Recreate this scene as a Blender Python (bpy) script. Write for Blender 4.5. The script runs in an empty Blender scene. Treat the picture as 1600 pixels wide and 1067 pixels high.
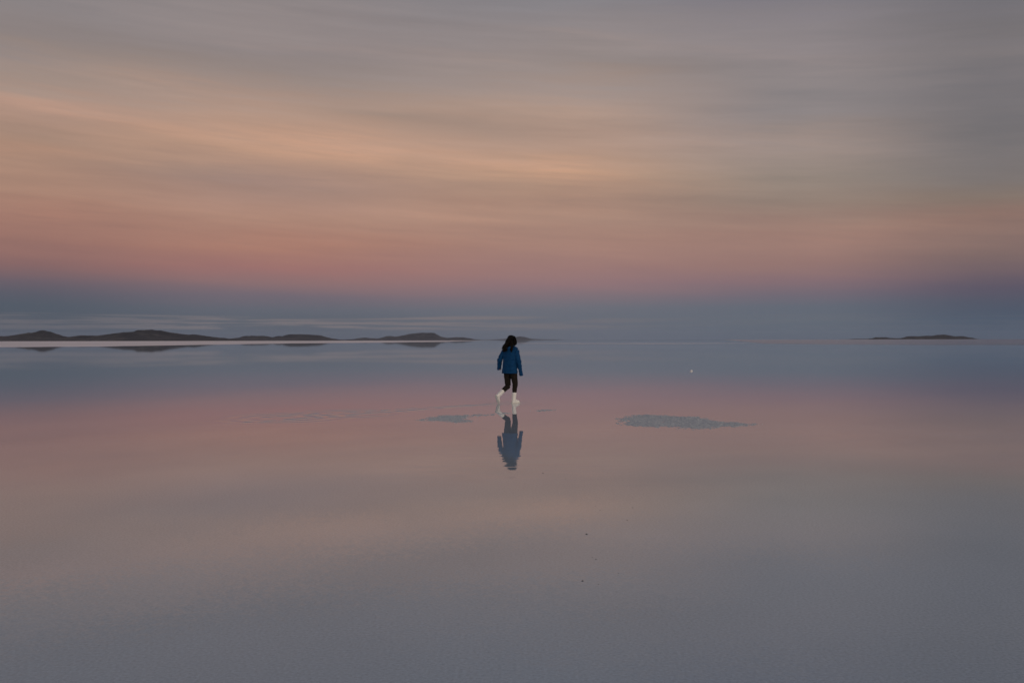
import bpy, bmesh, math, random
from mathutils import Vector, Matrix, noise as mnoise

random.seed(11)
scene = bpy.context.scene
COL = scene.collection

# ------------------------------------------------------------------ camera
H = 1.56                        # eye height above the water
F = 1600 * 35 / 36              # focal length in photo pixels
HORIZON, ROLL = 530.9, 0.00186  # horizon row at the centre, tilt of the horizon
cam_d = bpy.data.cameras.new("camera")
cam_d.lens, cam_d.sensor_width = 35, 36
cam_d.clip_start, cam_d.clip_end = 0.1, 100000
cam = bpy.data.objects.new("camera", cam_d)
COL.objects.link(cam)
pitch = math.atan((533.5 - HORIZON) / F)
cam.matrix_world = (Matrix.Translation((0, 0, H)) @ Matrix.Rotation(math.pi / 2 - pitch, 4, 'X')
                    @ Matrix.Rotation(-ROLL, 4, 'Z'))
scene.camera = cam

scene.view_settings.view_transform = 'Standard'
scene.view_settings.look = 'None'
scene.view_settings.exposure = 0
scene.view_settings.gamma = 1
scene.cycles.use_denoising = True
scene.cycles.max_bounces = 6
scene.cycles.volume_bounces = 1


def lin(c):
    out = []
    for v in c:
        v /= 255.0
        out.append(v / 12.92 if v <= 0.04045 else ((v + 0.055) / 1.055) ** 2.4)
    return out


class Nodes:
    """small helper to write node trees as expressions"""
    def __init__(self, tree):
        self.t = tree

    def new(self, kind, **kw):
        n = self.t.nodes.new(kind)
        for k, v in kw.items():
            setattr(n, k, v)
        return n

    def put(self, sock, v):
        if isinstance(v, bpy.types.NodeSocket):
            self.t.links.new(v, sock)
        elif isinstance(v, (tuple, list)) and len(v) == 3 and sock.type == 'RGBA':
            sock.default_value = (*v, 1)
        else:
            sock.default_value = v

    def m(self, op, a, b=0.0, c=0.0, clamp=False):
        n = self.new('ShaderNodeMath', operation=op, use_clamp=clamp)
        self.put(n.inputs[0], a)
        self.put(n.inputs[1], b)
        self.put(n.inputs[2], c)
        return n.outputs[0]

    def vm(self, op, a, b=(0, 0, 0), scale=None):
        n = self.new('ShaderNodeVectorMath', operation=op)
        self.put(n.inputs[0], a)
        self.put(n.inputs[1], b)
        if scale is not None:
            self.put(n.inputs['Scale'], scale)
        return n.outputs['Value'] if op in ('LENGTH', 'DOT_PRODUCT') else n.outputs['Vector']

    def xyz(self, x=0.0, y=0.0, z=0.0):
        n = self.new('ShaderNodeCombineXYZ')
        for s, v in zip(n.inputs, (x, y, z)):
            self.put(s, v)
        return n.outputs[0]

    def sep(self, v):
        n = self.new('ShaderNodeSeparateXYZ')
        self.put(n.inputs[0], v)
        return n.outputs

    def step(self, v, a, b, lo=0.0, hi=1.0):
        n = self.new('ShaderNodeMapRange', interpolation_type='SMOOTHSTEP')
        for s, q in zip(n.inputs, (v, a, b, lo, hi)):
            self.put(s, q)
        return n.outputs[0]

    def noise(self, vec, scale, detail=2.0, rough=0.5, color=False):
        n = self.new('ShaderNodeTexNoise')
        self.put(n.inputs['Vector'], vec)
        self.put(n.inputs['Scale'], scale)
        self.put(n.inputs['Detail'], detail)
        self.put(n.inputs['Roughness'], rough)
        return n.outputs['Color' if color else 'Fac']

    def mix(self, f, a, b, blend='MIX'):
        n = self.new('ShaderNodeMix', data_type='RGBA', blend_type=blend)
        self.put(n.inputs[0], f)
        self.put(n.inputs[6], a)
        self.put(n.inputs[7], b)
        return n.outputs[2]

    def ramp(self, f, stops):
        n = self.new('ShaderNodeValToRGB')
        e = n.color_ramp.elements
        while len(e) > 1:
            e.remove(e[-1])
        e[0].position, e[0].color = stops[0][0], (*stops[0][1], 1)
        for p, c in stops[1:]:
            k = e.new(p)
            k.color = (*c, 1)
        self.put(n.inputs[0], f)
        return n.outputs[0]


# ------------------------------------------------------------------ dusk sky
world = bpy.data.worlds.new("World")
scene.world = world
world.use_nodes = True
wt = world.node_tree
wt.nodes.clear()
W = Nodes(wt)
d = W.sep(W.new('ShaderNodeTexCoord').outputs['Generated'])
hor = W.m('SQRT', W.m('ADD', W.m('MULTIPLY', d[0], d[0]), W.m('MULTIPLY', d[1], d[1])))
el = W.m('MAXIMUM', W.m('DIVIDE', d[2], W.m('MAXIMUM', hor, 0.001)), 0.0)   # tangent of the elevation
az = W.m('ARCTAN2', d[0], d[1])                                             # 0 straight ahead
# thin cirrus, drawn out sideways and sinking a little to the right
slant = W.m('ADD', el, W.m('MULTIPLY', az, 0.05))
c1 = W.noise(W.xyz(W.m('MULTIPLY', az, 3.0), W.m('MULTIPLY', slant, 26.0), 3.3), 1.0, 5.0, 0.55)
c2 = W.noise(W.xyz(W.m('MULTIPLY', az, 1.3), W.m('MULTIPLY', slant, 9.0), 8.1), 1.0, 3.0, 0.5)
c3 = W.noise(W.xyz(W.m('MULTIPLY', az, 7.0), W.m('MULTIPLY', slant, 110.0), 5.7), 1.0, 4.0, 0.6)
wob = W.m('ADD', W.m('MULTIPLY', W.m('SUBTRACT', c1, 0.5), 0.30), W.m('MULTIPLY', W.m('SUBTRACT', c2, 0.5), 0.34))
wob = W.m('ADD', wob, W.m('MULTIPLY', W.m('SUBTRACT', c3, 0.5), 0.10))
elw = W.m('MULTIPLY', el, W.m('ADD', 1.0, wob))
tt = W.m('DIVIDE', elw, W.m('ADD', elw, 0.25))

UP = [(-1500, (97, 102, 118)), (-5000, (88, 95, 116))]      # the darker sky overhead
SKY = [   # (photo column, [(photo row, sRGB) ...])
    (30, [(530, (70, 79, 94)), (500, (76, 85, 97)), (475, (79, 88, 100)), (458, (89, 90, 102)), (438, (107, 95, 104)), (412, (135, 103, 102)),
          (380, (154, 114, 105)), (340, (166, 125, 111)), (290, (169, 134, 117)), (230, (176, 142, 123)), (150, (172, 143, 129)),
          (115, (158, 140, 131)), (80, (146, 134, 131)), (0, (136, 129, 130))]),
    (400, [(530, (79, 87, 101)), (500, (86, 94, 105)), (482, (96, 100, 111)), (460, (112, 103, 113)), (438, (137, 110, 112)), (415, (156, 113, 109)),
           (385, (168, 124, 110)), (340, (172, 135, 119)), (290, (171, 139, 126)), (230, (181, 147, 127)), (170, (174, 146, 131)),
           (130, (157, 140, 133)), (80, (148, 136, 134)), (0, (143, 134, 134))]),
    (880, [(530, (93, 99, 112)), (500, (100, 105, 116)), (482, (107, 109, 119)), (462, (126, 112, 119)), (442, (144, 116, 119)), (420, (155, 121, 117)),
           (385, (167, 131, 119)), (330, (171, 138, 122)), (270, (181, 148, 127)), (220, (174, 146, 131)), (170, (171, 147, 134)),
           (120, (153, 140, 136)), (60, (146, 137, 137)), (0, (136, 132, 136))]),
    (1250, [(530, (86, 96, 111)), (500, (95, 104, 116)), (478, (99, 105, 117)), (462, (113, 105, 116)), (440, (134, 110, 115)), (410, (149, 118, 113)),
            (370, (156, 125, 115)), (320, (152, 132, 120)), (270, (146, 133, 124)), (220, (153, 138, 131)), (170, (142, 134, 134)),
            (110, (143, 134, 134)), (50, (138, 131, 134)), (0, (126, 122, 130))]),
    (1570, [(530, (69, 83, 102)), (500, (72, 86, 104)), (475, (81, 86, 102)), (450, (92, 86, 101)), (425, (110, 95, 102)), (395, (124, 104, 102)),
            (350, (142, 116, 107)), (310, (132, 117, 108)), (270, (121, 114, 112)), (200, (118, 114, 116)), (130, (118, 114, 117)),
            (60, (121, 116, 118)), (0, (114, 112, 118))]),
]
col = None
prev = None
for px, rows in SKY:
    a = math.atan((px - 800) / F)
    stops = []
    for row, c in rows + UP:
        v = max(0.0, (HORIZON - row) / F * math.cos(a))
        stops.append((v / (v + 0.25), lin(c)))
    r = W.ramp(tt, stops)
    col = r if col is None else W.mix(W.step(az, prev, a), col, r)
    prev = a
# thin veils lighter and darker than the glow
veil = W.m('MULTIPLY', W.step(el, 0.05, 0.12), W.step(el, 0.34, 0.6, 1.0, 0.0))
tone = W.m('ADD', W.m('MULTIPLY', W.m('SUBTRACT', c1, 0.5), 0.50), W.m('MULTIPLY', W.m('SUBTRACT', c3, 0.5), 0.22))
col = W.mix(1.0, col, W.xyz(*[W.m('ADD', 1.0, W.m('MULTIPLY', W.m('MULTIPLY', tone, veil), k)) for k in (1.0, 0.82, 0.66)]), 'MULTIPLY')
# the larger streaks of lit and unlit cirrus: place (photo column, row), half length, half thickness, fall per column, strength
STREAKS = [(490, 217, 150, 17, .06, .9), (240, 198, 130, 9, .10, .5), (70, 241, 120, 6, .0, .7), (40, 152, 90, 12, .03, .7), (250, 132, 200, 8, .07, .6),
           (870, 262, 90, 15, .05, .8), (690, 248, 140, 10, .10, .45), (880, 165, 120, 14, .08, .4), (700, 322, 130, 12, .03, .35), (520, 376, 170, 9, .0, .45),
           (110, 325, 80, 12, .0, .4), (940, 66, 110, 6, .12, .45), (740, 98, 90, 8, .05, .4), (480, 72, 130, 5, .03, .3), (1240, 90, 110, 7, .12, .3),
           (1200, 208, 160, 14, .0, .5), (1480, 346, 200, 9, -.03, .45), (1340, 378, 90, 7, .0, .3), (1060, 288, 150, 9, .0, .3),
           (580, 183, 100, 9, .10, -.7), (420, 108, 230, 26, .08, -.45), (290, 268, 170, 13, .05, -.65), (480, 303, 170, 12, .03, -.5), (60, 214, 80, 10, .10, -.5),
           (90, 182, 80, 7, .12, -.35), (740, 205, 90, 8, .10, -.35), (800, 290, 110, 6, .04, -.3), (1120, 235, 120, 10, .05, -.35), (1210, 318, 120, 10, .0, -.35),
           (1330, 130, 170, 28, .03, -.15), (930, 345, 130, 6, .08, -.3), (20, 378, 60, 6, .0, -.35), (1000, 120, 130, 12, .1, -.3)]
eld = W.m('MULTIPLY', el, W.m('ADD', 1.0, W.m('MULTIPLY', wob, 0.55)))
lit = None
for px, py, rx, ry, fall, k in STREAKS:
    a0 = math.atan((px - 800) / F)
    e0 = (HORIZON - py) / F * math.cos(a0)
    da = W.m('SUBTRACT', az, a0)
    de = W.m('DIVIDE', W.m('SUBTRACT', W.m('ADD', eld, W.m('MULTIPLY', da, fall)), e0), ry / F * 1.25)
    da = W.m('DIVIDE', da, rx / F * math.cos(a0) ** 2)
    g = W.m('MULTIPLY', W.m('POWER', 2.718, W.m('MULTIPLY', W.m('ADD', W.m('MULTIPLY', da, da), W.m('MULTIPLY', de, de)), -0.7)), k)
    lit = g if lit is None else W.m('ADD', lit, g)
# broken up by fine fibres
fib = W.noise(W.xyz(W.m('MULTIPLY', az, 16.0), W.m('MULTIPLY', W.m('ADD', el, W.m('MULTIPLY', az, 0.09)), 210.0), 2.2), 1.0, 5.0, 0.62)
lit = W.m('MULTIPLY', lit, W.step(fib, 0.25, 0.7, 0.55, 1.3))
lit = W.m('ADD', lit, W.m('MULTIPLY', W.m('MULTIPLY', W.m('SUBTRACT', fib, 0.5), veil), 0.55))
col = W.mix(1.0, col, W.xyz(*[W.m('ADD', 1.0, W.m('MULTIPLY', lit, k)) for k in (0.155, 0.09, 0.045)]), 'MULTIPLY')
# the low bank of cloud along the horizon
b1 = W.noise(W.xyz(W.m('MULTIPLY', az, 9.0), W.m('MULTIPLY', W.m('ADD', el, W.m('MULTIPLY', az, 0.004)), 330.0), 1.7), 1.0, 6.0, 0.6)
b2 = W.noise(W.xyz(W.m('MULTIPLY', az, 4.0), W.m('MULTIPLY', el, 40.0), 6.2), 1.0, 2.0, 0.5)
bank_top = W.m('ADD', 0.0245, W.m('MULTIPLY', W.m('SUBTRACT', b2, 0.5), 0.012))
inside = W.m('MULTIPLY', W.step(el, W.m('SUBTRACT', bank_top, 0.002), bank_top, 1.0, 0.0), W.step(el, 0.008, 0.013))
side = W.m('MULTIPLY', W.step(az, -0.42, -0.26, 0.45, 0.9), W.step(az, -0.08, 0.22, 1.0, 0.14))
bank = W.m('MULTIPLY', W.m('MULTIPLY', inside, side), W.step(b1, 0.42, 0.54, 0.1, 1.0))
col = W.mix(W.m('MULTIPLY', bank, 0.95), col, lin((121, 114, 117)))
# afterglow low in the west, behind the camera
back = W.step(d[1], 0.15, -0.75)
glow = W.m('MULTIPLY', back, W.m('POWER', 2.718, W.m('MULTIPLY', el, -4.0)))
col = W.mix(glow, col, (1.5, 1.24, 1.0))
bg = W.new('ShaderNodeBackground')
W.put(bg.inputs[0], col)
bg.inputs[1].default_value = 1.0
wt.links.new(bg.outputs[0], W.new('ShaderNodeOutputWorld').inputs[0])

# last warm light from the west, very soft
sun_d = bpy.data.lights.new("sun", 'SUN')
sun_d.energy = 0.8
sun_d.angle = math.radians(40)
sun_d.color = (1.0, 0.78, 0.58)
sun = bpy.data.objects.new("sun", sun_d)
COL.objects.link(sun)
sun.rotation_euler = (math.radians(80), 0, math.radians(42))


# ------------------------------------------------------------------ helpers
def ground(px, py):
    """point of the water surface seen at a photo pixel"""
    y = H * F / (py - (HORIZON - (px - 800) * ROLL))
    return (px - 800) / F * y, y


def tag(o, label=None, cat=None, group=None, kind=None):
    for k, v in (('label', label), ('category', cat), ('group', group), ('kind', kind)):
        if v:
            o[k] = v
    return o


def link(name, mesh, mat=None, parent=None):
    o = bpy.data.objects.new(name, mesh)
    COL.objects.link(o)
    if mat:
        mesh.materials.append(mat)
    if parent:
        o.parent = parent
    return o


def mesh_of(bm, smooth=True):
    me = bpy.data.meshes.new("mesh")
    bm.normal_update()
    bm.to_mesh(me)
    bm.free()
    if smooth:
        for p in me.polygons:
            p.use_smooth = True
    return me


def material(name, color, rough=0.6, **kw):
    m = bpy.data.materials.new(name)
    m.use_nodes = True
    b = m.node_tree.nodes['Principled BSDF']
    b.inputs['Base Color'].default_value = (*color, 1)
    b.inputs['Roughness'].default_value = rough
    for k, v in kw.items():
        b.inputs[k].default_value = v
    return m, Nodes(m.node_tree), b


def position(N):
    return N.new('ShaderNodeNewGeometry').outputs['Position']


# ------------------------------------------------------------------ person's place, used by the ripples too
PX, PY = ground(800, 629.9)
PY_FEET = PY
PERSON = Vector((PX - 0.05, PY, 0))
R_FOOT = (PERSON.x + 0.12, PERSON.y + 0.03)
L_FOOT = (PERSON.x - 0.28, PERSON.y - 0.18)

# ------------------------------------------------------------------ water over the salt
REACH = 15900
m_water, N, b = material("shallow_water", (0.45, 0.46, 0.5), 0.02, IOR=1.355)
P = position(N)
p = N.sep(P)
grain = N.noise(P, 55.0, 3.0, 0.65)
blotch = N.noise(N.vm('MULTIPLY', P, (0.5, 0.35, 1)), 1.0, 3.0, 0.55)
near = N.step(p[1], 14.0, 4.0)
g = N.m('ADD', N.m('MULTIPLY', N.m('SUBTRACT', grain, 0.5), 0.9), N.m('MULTIPLY', N.m('SUBTRACT', blotch, 0.5), 0.25))
g = N.m('ADD', 1.0, g)
N.put(b.inputs['Base Color'], N.mix(1.0, (0.39, 0.47, 0.535), N.xyz(g, g, g), 'MULTIPLY'))
# slopes of the surface, as a vector field added to straight up
swell = N.noise(N.vm('MULTIPLY', P, (1.3, 6.5, 1)), 1.0, 3.0, 0.55, color=True)
swell = N.vm('SUBTRACT', swell, (0.5, 0.5, 0.5))
amp = N.m('ADD', 0.0018, N.m('ADD', N.m('MULTIPLY', N.m('MULTIPLY', N.step(p[1], 17.0, 12.0), N.step(p[1], 9.8, 11.6)), N.m('MULTIPLY', N.step(N.m('ABSOLUTE', p[0]), 2.2, 0.4), 0.04)), N.m('MULTIPLY', N.step(p[1], 60.0, 400.0), 0.0)))
slope = N.vm('SCALE', swell, scale=amp)
fine = N.vm('SUBTRACT', N.noise(P, 28.0, 2.0, 0.6, color=True), (0.5, 0.5, 0.5))
slope = N.vm('ADD', slope, N.vm('SCALE', fine, scale=N.m('MULTIPLY', near, 0.05)))
# rings running out from both boots
for fx, fy in (R_FOOT, L_FOOT):
    v = N.vm('SUBTRACT', P, (fx, fy, 0))
    r = N.vm('LENGTH', v)
    w = N.m('MULTIPLY', N.m('SINE', N.m('MULTIPLY', r, 62.0)), N.m('POWER', 2.718, N.m('MULTIPLY', r, -2.6)))
    slope = N.vm('ADD', slope, N.vm('SCALE', N.vm('NORMALIZE', v), scale=N.m('MULTIPLY', w, 0.045)))
# the wake along the way she came, spreading to the near left
ax, ay = -0.70, -0.714                       # backwards along the path
q = N.sep(N.vm('SUBTRACT', P, (L_FOOT[0], L_FOOT[1], 0)))
s = N.m('ADD', N.m('MULTIPLY', q[0], ax), N.m('MULTIPLY', q[1], ay))
l = N.m('ADD', N.m('MULTIPLY', q[0], ay), N.m('MULTIPLY', q[1], -ax))   # far side of the path is positive
bend = N.noise(P, 0.9, 3.0, 0.55)
al = N.m('ABSOLUTE', N.m('ADD', l, N.m('MULTIPLY', N.m('SUBTRACT', bend, 0.5), 0.30)))
edge = N.m('ADD', 0.06, N.m('MULTIPLY', s, 0.05))
u = N.m('SUBTRACT', al, edge)
env = N.m('MULTIPLY', N.m('POWER', 2.718, N.m('MULTIPLY', N.m('MULTIPLY', u, u), -22.0)),
          N.m('MULTIPLY', N.step(s, 0.0, 0.4), N.step(s, 5.0, 8.5, 1.0, 0.0)))
w = N.m('MULTIPLY', N.m('SINE', N.m('MULTIPLY', u, 19.0)), env)
w = N.m('MULTIPLY', w, N.m('SIGN', l))
slope = N.vm('ADD', slope, N.vm('SCALE', (ay, -ax, 0), scale=N.m('MULTIPLY', w, N.m('MULTIPLY', N.step(N.noise(P, 1.7, 2.0, 0.5), 0.25, 0.6), 0.05))))
for arc_s, arc_k in ((6.0, 15.0), (4.4, 17.0)):   # old footfalls, slow arcs
    cx, cy = L_FOOT[0] + ax * arc_s, L_FOOT[1] + ay * arc_s
    v = N.vm('SUBTRACT', P, (cx, cy, 0))
    r = N.vm('LENGTH', v)
    w = N.m('MULTIPLY', N.m('SINE', N.m('MULTIPLY', r, arc_k)), N.m('POWER', 2.718, N.m('MULTIPLY', N.m('MULTIPLY', N.m('SUBTRACT', r, 0.9), N.m('SUBTRACT', r, 0.9)), -3.0)))
    slope = N.vm('ADD', slope, N.vm('SCALE', N.vm('NORMALIZE', v), scale=N.m('MULTIPLY', w, 0.022)))
N.put(b.inputs['Normal'], N.vm('NORMALIZE', N.vm('ADD', N.vm('MULTIPLY', slope, (1, 1, 0)), (0, 0, 1))))

bm = bmesh.new()
bmesh.ops.create_grid(bm, x_segments=2, y_segments=2, size=REACH)
tag(link("water", mesh_of(bm, False), m_water), "mirror calm shallow water over the salt lake bed", "water", kind="structure")

# ------------------------------------------------------------------ bare salt showing far out
def salt_material(name, color, rough):
    m, N, b = material(name, color, rough, IOR=1.4)
    P = position(N)
    n = N.noise(N.vm('MULTIPLY', P, (0.02, 0.006, 1)), 1.0, 4.0, 0.6)
    f = N.m('ADD', 0.72, N.m('MULTIPLY', n, 0.56))
    N.put(b.inputs['Base Color'], N.mix(1.0, color, N.xyz(f, f, f), 'MULTIPLY'))
    return m


m_dry = salt_material("dry_salt", (0.90, 0.86, 0.86), 0.42)
m_wet = salt_material("wet_salt", (0.27, 0.28, 0.31), 0.10)


def salt_sheet(near_edge, far_edge, mat, z, ragged):
    """low sheet of salt between two edges given as photo points, with a ragged near shore"""
    def along(pts, px):
        for (x0, y0), (x1, y1) in zip(pts, pts[1:]):
            if px <= x1:
                return y0 + (y1 - y0) * (px - x0) / (x1 - x0)
        return pts[-1][1]
    bm = bmesh.new()
    x0, x1 = near_edge[0][0], near_edge[-1][0]
    n = 260
    last = None
    for i in range(n + 1):
        px = x0 + (x1 - x0) * i / n
        yn, yf = along(near_edge, px), along(far_edge, px)
        wob = mnoise.fractal(Vector((px * 0.02, z * 900, 0)), 1.0, 2.0, 4) * ragged
        taper = min(1, i / 14, (n - i) / 14)
        yn = yf + max(0.03, (yn + wob - yf) * taper)
        A = bm.verts.new((*ground(px, yn), z))
        B = bm.verts.new((*ground(px, yf), z))
        if last:
            bm.faces.new((last[0], A, B, last[1]))
        last = (A, B)
    return link("salt_flat", mesh_of(bm, False), mat)


tag(salt_sheet([(-700, 545), (0, 542.4), (150, 541.5), (300, 539.0), (450, 536.6), (600, 535.2), (770, 533.0)],
               [(-700, 534.6), (0, 533.2), (300, 532.7), (770, 531.9)], m_dry, 0.004, 0.22),
    "broad pale band of bare salt below the dark hills on the left", "salt flat", kind="structure")
tag(salt_sheet([(1130, 536.0), (1250, 537.6), (1400, 538.8), (1600, 539.3), (2300, 540)],
               [(1130, 530.7), (1600, 529.9), (2300, 528.8)], m_wet, 0.004, 0.3),
    "dull band of wet salt below the far island on the right", "salt flat", kind="structure")
tag(salt_sheet([(800, 536.6), (900, 537.1), (1050, 537.2), (1180, 536.4)],
               [(800, 536.2), (900, 536.3), (1050, 536.3), (1180, 536.0)], m_dry, 0.006, 0.1),
    "thin pale streak of salt to the right of the person's head", "salt flat", kind="structure")

# ------------------------------------------------------------------ hills
m_hill, N, b = material("scrub_hill", (0.07, 0.06, 0.055), 0.95)
P = position(N)
n1 = N.noise(N.vm('MULTIPLY', P, (0.012, 0.012, 0.03)), 1.0, 5.0, 0.6)
n2 = N.noise(N.vm('MULTIPLY', P, (0.07, 0.07, 0.07)), 1.0, 4.0, 0.6)
c = N.ramp(N.m('ADD', N.m('MULTIPLY', n1, 0.7), N.m('MULTIPLY', n2, 0.3)),
           [(0.32, (0.010, 0.010, 0.013)), (0.48, (0.022, 0.021, 0.025)), (0.58, (0.050, 0.047, 0.046)), (0.70, (0.11, 0.098, 0.09))])
N.put(b.inputs['Base Color'], c)


def hill(profile, base, dist, depth, seed, label):
    pts = profile
    def top(px):
        if px <= pts[0][0]:
            return pts[0][1]
        for (x0, y0), (x1, y1) in zip(pts, pts[1:]):
            if px <= x1:
                t = (px - x0) / (x1 - x0)
                t = t * t * (3 - 2 * t) * 0.5 + t * 0.5
                return y0 + (y1 - y0) * t
        return pts[-1][1]
    x0, x1 = pts[0][0], pts[-1][0]
    nx, ny = int((x1 - x0) * 1.0) + 2, 36
    bm = bmesh.new()
    grid = []
    for j in range(ny + 1):
        v = -1 + 2 * j / ny
        row = []
        for i in range(nx + 1):
            px = x0 + (x1 - x0) * i / nx
            X = (px - 800) / F * dist
            # the ridge wanders; spurs run down from it
            Y = dist + v * depth
            h = max(0.0, base - top(px) + 0.5 * mnoise.fractal(Vector((px * 0.13, seed, 0)), 0.8, 2.0, 4) * min(1, (base - top(px)) / 3)) * dist / F
            k = Vector((X / (depth * 0.5), Y / (depth * 0.5), seed))
            shift = 0.25 * mnoise.noise(Vector((X / (depth * 0.6), seed, 0)))
            a = abs(v - shift * (1 - abs(v)))
            bell = max(0.0, 1 - a) ** 0.9 * (1 - 0.35 * a)
            spur = mnoise.fractal(k, 1.0, 2.1, 5)
            z = h * bell * (1 + 0.9 * spur * min(1, 4 * a) * (1 - a))
            z = min(z, h * Y / dist * 0.995) if v < 0 else min(z, h)
            row.append(bm.verts.new((X, Y, max(0, z) - 0.4 * (abs(v) > 0.96) - 0.05)))
        grid.append(row)
    for j in range(ny):
        for i in range(nx):
            bm.faces.new((grid[j][i], grid[j][i + 1], grid[j + 1][i + 1], grid[j + 1][i]))
    return tag(link("hill", mesh_of(bm), m_hill), label, "hill", kind="structure")


hill([(-260, 532.5), (-200, 524), (-120, 520), (-60, 523), (0, 524), (15, 523.5), (35, 520.5), (50, 519.3), (58, 517.3), (66, 515.2), (75, 517), (85, 521),
      (95, 524.5), (105, 525.6), (115, 524.5), (122, 523.5), (150, 524), (175, 521), (200, 518), (208, 517), (215, 515), (235, 514.3), (245, 515.5),
      (255, 518), (275, 520.5), (287, 521.8), (300, 521.7), (310, 522.4), (325, 525), (335, 526.5), (345, 527.2), (360, 529.2), (378, 531.8)],
     532.2, 3300, 210, 1.3, "nearest and longest dark hill range with two peaks on the left")
hill([(335, 531.6), (352, 529.6), (372, 527.5), (380, 525), (385, 524.3), (410, 524.5), (420, 525), (426, 527), (432, 525), (437, 524.5), (440, 525.5),
      (448, 523.5), (455, 522.5), (470, 522.2), (490, 523), (500, 524), (510, 526.5), (520, 529), (530, 530.4), (545, 531.5)],
     531.9, 5800, 330, 4.1, "dark flat topped hills with a small notch, second group from the left")
hill([(528, 531.4), (553, 529.8), (567, 527.5), (580, 528.3), (592, 529), (600, 527), (607, 524.7), (615, 525.5), (622, 526), (632, 524), (640, 522.3),
      (650, 520.3), (660, 519.7), (677, 520), (683, 523), (690, 526.5), (700, 528), (712, 527.2), (722, 527.2), (732, 528.5), (745, 530.6), (756, 531.4)],
     531.6, 9000, 460, 7.7, "greyish hill with a steep right shoulder, left of the walking person")
hill([(735, 531.3), (770, 530.6), (787, 529.6), (800, 527.6), (812, 525.6), (820, 526.6), (830, 529.4), (845, 530.3), (860, 530.4), (885, 531.1)],
     531.2, 13600, 600, 9.2, "faint far hill just behind the person's head")
hill([(1318, 529.9), (1340, 528.9), (1355, 529.1), (1362, 528.3), (1368, 526.6), (1385, 526.6), (1392, 527.7), (1408, 528), (1415, 526), (1420, 525),
      (1435, 525.3), (1447, 524.3), (1458, 524.3), (1467, 522.9), (1478, 522.6), (1487, 524), (1495, 525.3), (1505, 525.2), (1513, 527), (1523, 529.7)],
     529.9, 6500, 110, 12.4, "low dark island hill alone on the right horizon")

# ------------------------------------------------------------------ rough salt crust breaking the water
m_crust, N, b = material("salt_crust", (0.5, 0.52, 0.54), 0.55, IOR=1.4)
P = position(N)
n = N.noise(P, 34.0, 4.0, 0.65)
N.put(b.inputs['Base Color'], N.ramp(n, [(0.3, (0.35, 0.39, 0.41)), (0.5, (0.48, 0.52, 0.54)), (0.7, (0.68, 0.71, 0.73))]))


def salt_patch(outline, seed, label, thresh=0.0):
    """a low field of salt crystals; outline in photo pixels, heights from noise, gaps where water covers it"""
    poly = [ground(x, y) for x, y in outline]
    xs, ys = [q[0] for q in poly], [q[1] for q in poly]
    def inside(x, y):
        best, hit = 1e9, False
        for (ax, ay), (bx, by) in zip(poly, poly[1:] + poly[:1]):
            if (ay > y) != (by > y) and x < (bx - ax) * (y - ay) / (by - ay) + ax:
                hit = not hit
            dx, dy = bx - ax, by - ay
            t = max(0, min(1, ((x - ax) * dx + (y - ay) * dy) / (dx * dx + dy * dy)))
            best = min(best, math.hypot(x - ax - t * dx, y - ay - t * dy))
        return best if hit else -best
    step = 0.022
    x0, y0 = min(xs) - 0.3, min(ys) - 0.4
    nx, ny = int((max(xs) + 0.3 - x0) / step), int((max(ys) + 0.4 - y0) / step)
    bm = bmesh.new()
    V = {}
    hts = {}
    for j in range(ny):
        for i in range(nx):
            x, y = x0 + i * step, y0 + j * step
            din = inside(x, y)
            if din < -0.35:
                continue
            big = mnoise.fractal(Vector((x * 1.6, y * 0.9, seed)), 1.0, 2.0, 3)
            sm = mnoise.noise(Vector((x * 11, y * 11, seed + 5))) * 1.3 + mnoise.noise(Vector((x * 27, y * 27, seed))) * 0.7
            z = 0.013 * (min(1.15, din * 3.0) + 0.6 * big + sm - thresh) if din > -0.12 else -0.01
            hts[i, j] = min(z, 0.035)
    def vert(i, j):
        if (i, j) not in V:
            rx, ry = random.uniform(-.4, .4) * step, random.uniform(-.4, .4) * step
            V[i, j] = bm.verts.new((x0 + i * step + rx, y0 + j * step + ry, hts[i, j]))
        return V[i, j]
    for j in range(ny - 1):
        for i in range(nx - 1):
            c4 = [(i, j), (i + 1, j), (i + 1, j + 1), (i, j + 1)]
            if all(k in hts for k in c4) and max(hts[k] for k in c4) > 0:
                bm.faces.new([vert(*k) for k in c4])
    return tag(link("salt_patch", mesh_of(bm, False), m_crust), label, "salt crust", "patches of rough salt crust in the water")


salt_patch([(958, 664), (975, 660), (968, 655), (990, 649), (1010, 648), (1050, 650), (1090, 651), (1110, 656), (1140, 659), (1182, 662.5), (1186, 664),
            (1150, 666.5), (1110, 668), (1090, 672), (1070, 671), (1050, 667), (1000, 667)], 2.0,
           "wide grey patch of salt crust to the right of the walking person", 0.3)
salt_patch([(652, 656), (668, 653), (685, 649), (715, 648.5), (740, 647.5), (765, 647), (790, 644.5), (795, 646), (765, 649.5), (740, 651), (722, 655),
            (735, 658.5), (715, 660), (690, 658), (668, 657.5)], 7.0,
           "smaller grey patch of salt crust left of the person's reflection", 0.2)
salt_patch([(828, 641.5), (850, 639.5), (872, 639.5), (862, 641.5), (845, 642.5)], 11.0,
           "faint sliver of salt crust just right of the white boots", 0.45)

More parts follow.
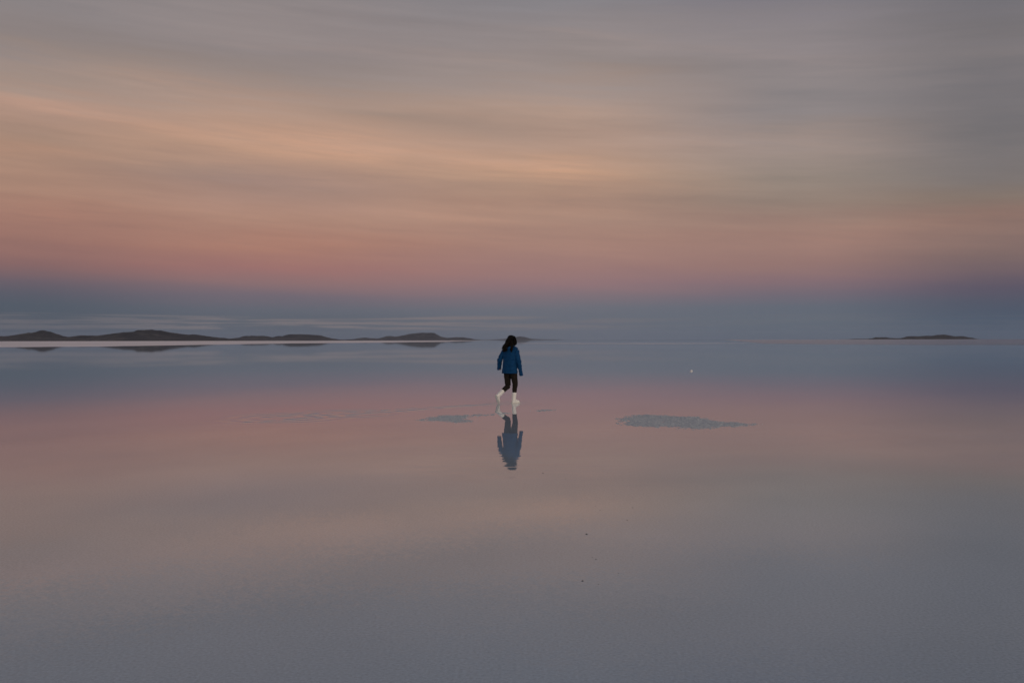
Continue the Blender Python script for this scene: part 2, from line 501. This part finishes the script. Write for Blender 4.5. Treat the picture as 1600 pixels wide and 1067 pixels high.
# ------------------------------------------------------------------ haze is at the end; small things lying about
def lump(name, size, seed, mat, squash=0.6):
    bm = bmesh.new()
    bmesh.ops.create_icosphere(bm, subdivisions=3, radius=1)
    for v in bm.verts:
        n = 0.35 * mnoise.noise(v.co * 1.3 + Vector((seed, 0, 0))) + 0.18 * mnoise.noise(v.co * 3.1 + Vector((0, seed, 0)))
        v.co *= 1 + n
        v.co.z *= squash
        if v.co.z < -0.25:
            v.co.z = -0.25
        v.co *= size
        v.co.z += 0.2 * size
    return link(name, mesh_of(bm), mat)


m_white, N, b = material("white_salt", (0.85, 0.85, 0.85), 0.6)
n = N.noise(position(N), 60.0, 3.0, 0.6)
N.put(b.inputs['Base Color'], N.ramp(n, [(0.3, (0.72, 0.72, 0.72)), (0.7, (0.9, 0.9, 0.9))]))
o = lump("salt_lump", 0.066, 3.0, m_white, 0.9)
o.location = (*ground(1080, 580), 0)
tag(o, "tiny white lump of salt alone in the blue water right of the person", "salt lump")

m_mud, N, b = material("dark_mud", (0.05, 0.05, 0.045), 0.8)
n = N.noise(position(N), 140.0, 3.0, 0.6)
N.put(b.inputs['Base Color'], N.ramp(n, [(0.3, (0.09, 0.092, 0.086)), (0.7, (0.19, 0.185, 0.17))]))
for i, (px, py, w, lab) in enumerate([
        (916, 834.5, 5.5, "dark mud speck, farther of the two largest in the right foreground"),
        (909.5, 907.5, 5.5, "dark mud speck, nearer of the two largest in the right foreground"),
        (925, 871, 3, "small mud speck, left one of a close pair between the two largest"),
        (930.5, 873.5, 4, "small mud speck, right one of a close pair between the two largest"),
        (966, 895.5, 3, "small mud speck alone to the right of the two largest"),
        (934.5, 912.5, 3, "small mud speck to the right of the nearest large dark speck"),
        (930, 790.5, 2.4, "small mud speck, left one of a pair beyond the largest specks"),
        (937.5, 797, 3, "small mud speck, right one of a pair beyond the largest specks"),
        (988, 793, 3, "small mud speck, rightmost and beyond the largest specks"),
        (979.5, 812.5, 3, "small mud speck on the right, level with just beyond the largest"),
        (848, 739, 3.5, "small mud speck nearest to the head of the person's reflection"),
        (883, 748, 2.4, "small mud speck right of the one near the person's reflection")]):
    x, y = ground(px, py)
    o = lump("mud_speck", (w - 1) * 0.36 * y / F, 20 + i * 1.7, m_mud, 0.55)
    o.location = (x, y, 0)
    o.rotation_euler.z = i
    tag(o, lab, "mud speck", "dark specks of mud on the wet salt")

# ------------------------------------------------------------------ the person
def frame(t):
    t = t.normalized()
    up = Vector((0, 0, 1)) if abs(t.z) < 0.9 else Vector((0, 1, 0))
    a = up.cross(t).normalized()
    return a, t.cross(a).normalized()


def resample(pts, n=5):
    """Catmull-Rom through (pos, radius...) tuples"""
    P = [Vector(q[0]) for q in pts]
    R = [q[1:] for q in pts]
    out = []
    for i in range(len(P) - 1):
        p0, p1, p2, p3 = P[max(i - 1, 0)], P[i], P[i + 1], P[min(i + 2, len(P) - 1)]
        for k in range(n):
            t = k / n
            c = 0.5 * ((2 * p1) + (p2 - p0) * t + (2 * p0 - 5 * p1 + 4 * p2 - p3) * t * t + (3 * p1 - p0 - 3 * p2 + p3) * t ** 3)
            out.append((c, *[a + (b - a) * (t * t * (3 - 2 * t)) for a, b in zip(R[i], R[i + 1])]))
    out.append((P[-1], *R[-1]))
    return out


def tube(bm, pts, seg=16, n=5, cap=True, round_end=True):
    """round limb along (pos, radius)"""
    path = resample(pts, n)
    rings = []
    for i, (c, r) in enumerate(path):
        t = path[min(i + 1, len(path) - 1)][0] - path[max(i - 1, 0)][0]
        a, b = frame(t)
        rings.append([bm.verts.new(c + (a * math.cos(2 * math.pi * k / seg) + b * math.sin(2 * math.pi * k / seg)) * r) for k in range(seg)])
    for A, B in zip(rings, rings[1:]):
        for k in range(seg):
            bm.faces.new((A[k], A[(k + 1) % seg], B[(k + 1) % seg], B[k]))
    if cap:
        for ring, sgn, i in ((rings[0], -1, 0), (rings[-1], 1, -1)):
            c, r = path[i]
            t = (path[1][0] - path[0][0]) if i == 0 else (path[-1][0] - path[-2][0])
            tip = bm.verts.new(c + t.normalized() * sgn * r * (0.8 if round_end else 0.05))
            for k in range(seg):
                f = (ring[k], ring[(k + 1) % seg], tip)
                bm.faces.new(f if sgn > 0 else f[::-1])


def stack(bm, rings, yaw, seg=28, power=2.4):
    """closed body of flat oval rings (centre, half width, half depth) turned by yaw"""
    path = resample(rings, 4)
    ca, sa = math.cos(yaw), math.sin(yaw)
    R = []
    for c, rx, ry in path:
        ring = []
        for k in range(seg):
            a = 2 * math.pi * k / seg
            x = math.copysign(abs(math.cos(a)) ** (2 / power), math.cos(a)) * rx
            y = math.copysign(abs(math.sin(a)) ** (2 / power), math.sin(a)) * ry
            ring.append(bm.verts.new(c + Vector((x * ca - y * sa, x * sa + y * ca, 0))))
        R.append(ring)
    for A, B in zip(R, R[1:]):
        for k in range(seg):
            bm.faces.new((A[k], A[(k + 1) % seg], B[(k + 1) % seg], B[k]))
    bm.faces.new(R[0][::-1])
    bm.faces.new(R[-1])


def ball(bm, c, r, rot=None):
    m = Matrix.Translation(c)
    if rot:
        m = m @ rot
    m = m @ Matrix.Diagonal((*r, 1))
    bmesh.ops.create_uvsphere(bm, u_segments=24, v_segments=16, radius=1, matrix=m)


def fuse(bm, voxel, smooth=4):
    """join everything in bm into one skin"""
    me = mesh_of(bm)
    o = bpy.data.objects.new("fuse", me)
    COL.objects.link(o)
    md = o.modifiers.new("r", 'REMESH')
    md.mode, md.voxel_size = 'VOXEL', voxel
    if smooth:
        sm = o.modifiers.new("s", 'SMOOTH')
        sm.iterations, sm.factor = smooth, 0.5
    dg = bpy.context.evaluated_depsgraph_get()
    out = bpy.data.meshes.new_from_object(o.evaluated_get(dg))
    bpy.data.objects.remove(o)
    for p in out.polygons:
        p.use_smooth = True
    return out


YAW = math.radians(-35)                       # she walks away and to the right
fwd = Vector((math.sin(-YAW), math.cos(-YAW), 0))
rgt = Vector((math.cos(-YAW), -math.sin(-YAW), 0))
Z = Vector((0, 0, 1))
person = bpy.data.objects.new("person", None)
COL.objects.link(person)
person.location = PERSON
tag(person, "person in a blue jacket and white boots walking away across the water", "person")

pel = Vector((0.0, 0, 0.86))
hipR, hipL = pel + rgt * 0.085, pel - rgt * 0.085
kneeR, ankR = Vector((0.125, 0.01, 0.475)), Vector((0.092, -0.01, 0.09))
kneeL, ankL = Vector((-0.055, 0.10, 0.415)), Vector((-0.285, -0.20, 0.205))
shR = Vector((0.150, -0.09, 1.300))
shL = Vector((-0.125, 0.10, 1.295))
elR, wrR = Vector((0.212, -0.12, 1.04)), Vector((0.262, -0.08, 0.765))
elL, wrL = Vector((-0.250, 0.09, 1.075)), Vector((-0.268, 0.15, 0.90))
head = Vector((0.045, 0.03, 1.545))
toeL = Vector((-0.262, -0.125, 0.028))
toeR_dir = Vector((math.sin(math.radians(50)), math.cos(math.radians(50)), 0))

skin, N, b = material("skin", (0.36, 0.2, 0.14), 0.5)
N.put(b.inputs['Base Color'], N.ramp(N.noise(position(N), 40.0, 3.0), [(0.3, (0.33, 0.18, 0.12)), (0.7, (0.40, 0.23, 0.165))]))
eye_m, _, _ = material("eyes", (0.02, 0.015, 0.012), 0.2)
lip_m, _, _ = material("lips", (0.3, 0.1, 0.09), 0.4)

# body: one continuous skin
bm = bmesh.new()
stack(bm, [(pel + Z * -0.08, .12, .085), (pel, .145, .095), (pel + Z * .14, .12, .08), (Vector((0.012, 0, 1.18)), .135, .09),
           (Vector((0.014, 0, 1.26)), .13, .075), (Vector((0.016, 0, 1.33)), .10, .065), (Vector((0.02, 0.0, 1.40)), .06, .055)], YAW)
tube(bm, [((0.018, 0.0, 1.36), .052), ((0.03, 0.012, 1.42), .048), ((0.04, 0.02, 1.50), .048)])
for hp, kn, an in ((hipR, kneeR, ankR), (hipL, kneeL, ankL)):
    tube(bm, [(hp, .075), (hp.lerp(kn, .5), .064), (kn, .047), (kn.lerp(an, .35), .045), (an, .032)])
tube(bm, [(ankR, .032), (ankR + toeR_dir * .05 + Z * -.045, .03), (ankR + toeR_dir * .12 + Z * -.062, .02)])
tube(bm, [(ankL, .032), (ankL.lerp(toeL, .5), .03), (ankL.lerp(toeL, .85), .02)])
for sh, elb, wr, side in ((shR, elR, wrR, 1), (shL, elL, wrL, -1)):
    tube(bm, [(sh - Z * .01, .047), (sh.lerp(elb, .5), .042), (elb, .034), (wr, .025)])
    wr = elb.lerp(wr, .78)
    ax_ = (wr - elb).normalized()
    # palm faces the thigh; fingers curl forward
    n_in = (rgt * -side)
    across = (fwd - ax_ * fwd.dot(ax_)).normalized()
    n_in = (n_in - ax_ * n_in.dot(ax_) - across * n_in.dot(across)).normalized()
    palm = wr + ax_ * .045
    tube(bm, [(wr, .024), (palm, .024), (wr + ax_ * .075, .020)])
    for k, ln in enumerate((.062, .07, .066, .052)):
        off = across * (.027 - .018 * k)
        base_ = wr + ax_ * .072 + off
        j1 = base_ + ax_ * ln * .45 + n_in * .012
        j2 = j1 + ax_ * ln * .15 + n_in * ln * .38
        j3 = j2 - ax_ * ln * .22 + n_in * ln * .16
        tube(bm, [(wr + ax_ * .045 + off * .8, .010), (base_, .0095), (j1, .0088), (j2, .008), (j3, .007)], seg=10, n=3)
    th = wr + ax_ * .025 + across * .025
    tube(bm, [(th, .012), (th + across * .02 + ax_ * .025 + n_in * .01, .0105), (th + across * .018 + ax_ * .05 + n_in * .028, .009)], seg=10, n=3)
HR = Matrix.Rotation(math.radians(-42), 4, 'Z') @ Matrix.Rotation(math.radians(-12), 4, 'X')   # looks ahead and a little down
def hp_(x, y, z):
    return head + (HR @ Vector((x, y, z)))
ball(bm, hp_(0, -.012, .02), (.074, .092, .09), HR)
ball(bm, hp_(0, .02, -.035), (.056, .066, .078), HR)
tube(bm, [(hp_(0, .082, .012), .009), (hp_(0, .098, -.012), .012), (hp_(0, .102, -.026), .013)], seg=10, n=3)      # nose
tube(bm, [(hp_(-.022, .078, -.056), .007), (hp_(0, .086, -.055), .009), (hp_(.022, .078, -.056), .007)], seg=10, n=3)  # mouth
ball(bm, hp_(0, .068, -.098), (.022, .018, .016), HR)                                                              # chin
for sx in (-1, 1):
    tube(bm, [(hp_(sx * .05, .068, .03), .008), (hp_(sx * .03, .082, .036), .009), (hp_(sx * .014, .086, .03), .007)], seg=10, n=3)  # brow
    ball(bm, hp_(sx * .031, .070, .012), (.013, .012, .009), HR)                                                   # eye
    ball(bm, hp_(sx * .076, -.005, -.005), (.009, .02, .032), HR)                                                  # ear
me = fuse(bm, 0.0048, 3)
for m_ in (skin, eye_m, lip_m):
    me.materials.append(m_)
eyes = [hp_(sx * .031, .082, .012) for sx in (-1, 1)]
mouth = [hp_(t * .022, .092, -.056) for t in (-1, 0, 1)]
for pol in me.polygons:
    if any((pol.center - e).length < .009 for e in eyes):
        pol.material_index = 1
    elif any((pol.center - e).length < .009 for e in mouth):
        pol.material_index = 2
link("body", me, None, person)


def cloth(name, color, var=0.25, rough=0.8, fold=18.0, sheen=0.0):
    m, N, b = material(name, color, rough)
    P = N.new('ShaderNodeTexCoord').outputs['Object']
    b.inputs['Specular IOR Level'].default_value = 0.5 if rough < 0.5 else 0.2
    n = N.noise(P, fold, 4.0, 0.6)
    f = N.m('ADD', 1 - var, N.m('MULTIPLY', n, 2 * var))
    N.put(b.inputs['Base Color'], N.mix(1.0, color, N.xyz(f, f, f), 'MULTIPLY'))
    bp = N.new('ShaderNodeBump')
    bp.inputs['Strength'].default_value = 0.5
    bp.inputs['Distance'].default_value = 0.012
    N.put(bp.inputs['Height'], N.noise(N.vm('MULTIPLY', P, (1, 1, 0.6)), fold * 0.8, 3.0, 0.55))
    N.put(b.inputs['Normal'], bp.outputs[0])
    return m


m_jacket = cloth("blue_jacket", (0.0008, 0.048, 0.150), 0.25, 0.8)
m_trouser = cloth("dark_trousers", (0.016, 0.012, 0.010), 0.3, 0.85)
m_boot = cloth("white_rubber", (0.90, 0.90, 0.87), 0.06, 0.35, 9.0)
m_sole = cloth("pale_sole", (0.80, 0.79, 0.75), 0.1, 0.6, 20.0)

# trousers
bm = bmesh.new()
stack(bm, [(pel + Z * -.10, .150, .105), (pel + Z * -.03, .172, .115), (pel + Z * .07, .165, .11), (pel + Z * .15, .15, .10)], YAW)
for hp, kn, an, wid in ((hipR, kneeR, ankR, 1.0), (hipL, kneeL, ankL, 1.0)):
    end = kn.lerp(an, .60)
    tube(bm, [(hp + Z * -.01, .096), (hp.lerp(kn, .35), .091), (hp.lerp(kn, .75), .076), (kn, .068), (kn.lerp(an, .25), .061), (end, .050)], round_end=False)
me = fuse(bm, 0.007, 5)
def crease(me, fx, fz, depth):
    new = []
    for v in me.vertices:
        k = mnoise.fractal(Vector((v.co.x * fx + v.co.z * 3, v.co.y * fx, v.co.z * fz)), 1.0, 2.0, 3)
        new.extend(v.co + v.normal * depth * k)
    me.vertices.foreach_set('co', new)
    me.update()


crease(me, 9, 26, 0.004)                    # behind the knees and round the thighs
link("trousers", me, m_trouser, person)

# jacket with sleeves, hood lying on the back
bm = bmesh.new()
stack(bm, [(Vector((-0.008, 0, 0.742)), .196, .145), (Vector((-0.006, 0, 0.78)), .200, .145), (Vector((0.0, 0, 0.90)), .193, .138), (Vector((0.006, 0, 1.04)), .186, .132),
           (Vector((0.012, 0, 1.18)), .192, .13), (Vector((0.014, 0, 1.28)), .180, .115), (Vector((0.016, 0, 1.335)), .155, .105), (Vector((0.018, 0, 1.375)), .120, .09),
           (Vector((0.02, 0.0, 1.405)), .092, .075), (Vector((0.030, 0.008, 1.455)), .070, .068)], YAW)
cuffR, cuffL = wrR + (wrR - elR).normalized() * .088, wrL + (wrL - elL).normalized() * .085
tube(bm, [(Vector((.05, -.03, 1.355)), .06), (shR, .068), (shR.lerp(elR, .4), .069), (elR, .061), (elR.lerp(wrR, .5), .054), (wrR, .048), (cuffR, .046)], round_end=False)
tube(bm, [(Vector((-.02, .03, 1.355)), .06), (shL, .068), (shL.lerp(elL, .4), .070), (elL, .066), (elL.lerp(wrL, .5), .055), (wrL, .050), (cuffL, .048)], round_end=False)
me = fuse(bm, 0.007, 5)
crease(me, 7, 15, 0.014)
jacket = link("jacket", me, m_jacket, person)
bm = bmesh.new()
hb = Vector((0.022, 0.0, 1.40)) - fwd * .085
tube(bm, [(hb + rgt * -.105 + fwd * .06 + Z * .02, .022), (hb + rgt * -.07 + Z * -.01, .036), (hb - fwd * .02 + Z * -.05, .046), (hb + rgt * .07 + Z * -.01, .036),
          (hb + rgt * .105 + fwd * .06 + Z * .02, .022)])
ball(bm, hb + Z * -.055 - fwd * .004, (.075, .032, .06), Matrix.Rotation(YAW, 4, 'Z'))
link("hood", fuse(bm, .006, 5), m_jacket, jacket)
bm = bmesh.new()       # hem band
stack(bm, [(Vector((-0.008, 0, 0.735)), .198, .147), (Vector((-0.008, 0, 0.742)), .2025, .150), (Vector((-0.007, 0, 0.766)), .2035, .150), (Vector((-0.007, 0, 0.772)), .199, .146)], YAW)
link("hem", mesh_of(bm), m_jacket, jacket)

# boots
def boot(kn, an, toe_dir, foot_up, shaft_top):
    """knee to ankle shaft and a foot along toe_dir; foot_up points out of the instep"""
    bm = bmesh.new()
    up = (kn - an).normalized()
    top = an + up * shaft_top
    heel = an - foot_up * .055 - toe_dir * .035
    tube(bm, [(top, .056), (an.lerp(top, .5), .053), (an + up * .02, .05), (an - foot_up * .035, .046)], round_end=False)
    tube(bm, [(heel, .036), (heel + toe_dir * .05, .038), (heel + toe_dir * .12, .040), (heel + toe_dir * .175, .036), (heel + toe_dir * .205, .024)])
    tube(bm, [(an + up * .01, .045), (heel + toe_dir * .09 + foot_up * .03, .037), (heel + toe_dir * .14 + foot_up * .005, .034)])
    return fuse(bm, .006, 5), heel


tdL = (toeL - (ankL - Vector((.03, .04, .0)))).normalized()
fuL = (fwd + Z * .35)
fuL = (fuL - tdL * fuL.dot(tdL)).normalized()
for kn, an, td, fu, stp in ((kneeR, ankR, toeR_dir, Z, .175), (kneeL, ankL, tdL, fuL, .195)):
    me, heel = boot(kn, an, td, fu, stp)
    o = link("boot", me, m_boot, person)
    if fu is Z:
        for v in me.vertices:                  # flat underneath, standing on the bed of the lake
            v.co.z = max(v.co.z, 0.012)
    side = td.cross(fu).normalized()
    bm = bmesh.new()
    low = -0.033 if fu is not Z else -(heel.z - 0.001)
    outline = [(-.036, .018), (-.036, -.018), (-.01, -.036), (.06, -.034), (.13, -.042), (.19, -.034), (.228, -.012), (.228, .012), (.19, .034), (.13, .042), (.06, .034), (-.01, .036)]
    A = [bm.verts.new(heel + td * a + side * s_ + fu * low) for a, s_ in outline]
    B = [bm.verts.new(heel + td * a + side * s_ + fu * (low + .016)) for a, s_ in outline]
    bm.faces.new(A)
    bm.faces.new(B[::-1])
    for k in range(len(A)):
        bm.faces.new((A[k], B[k], B[(k + 1) % len(A)], A[(k + 1) % len(A)]))
    bmesh.ops.recalc_face_normals(bm, faces=bm.faces)
    link("sole", mesh_of(bm, False), m_sole, o)

# hair: a cap and many long locks
m_hair, N, b = material("dark_hair", (0.012, 0.008, 0.006), 0.6, **{"Specular IOR Level": 0.12})
n = N.noise(N.vm('MULTIPLY', N.new('ShaderNodeTexCoord').outputs['Object'], (60, 60, 6)), 1.0, 3.0, 0.6)
N.put(b.inputs['Base Color'], N.ramp(n, [(0.35, (0.002, 0.0018, 0.0015)), (0.6, (0.004, 0.003, 0.0025)), (0.8, (0.014, 0.007, 0.005))]))
bm = bmesh.new()
ball(bm, hp_(0, -.025, .028), (.100, .110, .099), HR)
ball(bm, hp_(-.012, -.05, -.05), (.112, .085, .115), HR)
base_hair = fuse(bm, .008, 4)
bm = bmesh.new()
bm.from_mesh(base_hair)
rnd = random.Random(4)
# root on the scalp (angle round the head from the face), end point, how far it swings
ends = []
for i in range(150):
    a = rnd.uniform(70, 290)                        # sides and back of the head
    root = hp_(math.sin(math.radians(a)) * .075, math.cos(math.radians(a)) * .085 - .01, .06 + rnd.uniform(-.05, .045))
    sidepos = (root - head).x                       # left or right as seen from behind
    t = rnd.random()
    if sidepos < 0.0:
        end = Vector((-.165 + .10 * t + rnd.gauss(0, .012), -.115 + rnd.uniform(-.02, .03) + .03 * t, 1.245 + .05 * t + abs(rnd.gauss(0, .05))))
    elif sidepos < .035:
        end = Vector((.035 + rnd.gauss(0, .02), -.15 + rnd.uniform(-.02, .02), 1.25 + abs(rnd.gauss(0, .05))))
    else:
        end = Vector((.085 + .06 * t + rnd.gauss(0, .01), -.09 + rnd.uniform(-.03, .04), 1.37 + .06 * t + abs(rnd.gauss(0, .02))))
    ph = rnd.uniform(0, 6.3)
    out = (root - head)
    out.z = 0
    out = out.normalized()
    m1 = root.lerp(end, .35) + out * rnd.uniform(.012, .03)
    m2 = root.lerp(end, .7) + out * rnd.uniform(.0, .03) + Vector((math.sin(ph) * .016, math.cos(ph) * .012, 0))
    w = rnd.uniform(.008, .014)
    tube(bm, [(root, w * .8), (m1, w * 1.15), (m2, w), (end, w * .35)], seg=6, n=4)
for k in range(10):                                  # the flick of hair blown out over the left shoulder
    e = Vector((-.19 + rnd.uniform(-.02, .05), -.06 + rnd.uniform(-.03, .03), 1.385 + rnd.uniform(-.07, .02)))
    root = hp_(-.07, -.05, -.02)
    tube(bm, [(root, .012), (root.lerp(e, .55) + Vector((-.035, -.01, -.02)), .012), (e, .004)], seg=6, n=4)
link("hair", mesh_of(bm), m_hair, person)

# ------------------------------------------------------------------ the air
bm = bmesh.new()
bmesh.ops.create_cube(bm, size=1)
for v in bm.verts:
    v.co = Vector((v.co.x * 32000, v.co.y * 32000, -1 if v.co.z < 0 else 125))
m_haze = bpy.data.materials.new("haze")
m_haze.use_nodes = True
ht = m_haze.node_tree
ht.nodes.clear()
pv = ht.nodes.new('ShaderNodeVolumePrincipled')
pv.inputs['Color'].default_value = (0.74, 0.82, 0.97, 1)
pv.inputs['Density'].default_value = 2.2e-5
ht.links.new(pv.outputs[0], ht.nodes.new('ShaderNodeOutputMaterial').inputs['Volume'])
tag(link("haze", mesh_of(bm, False), m_haze), "thin evening haze over the lake", "haze", kind="stuff")
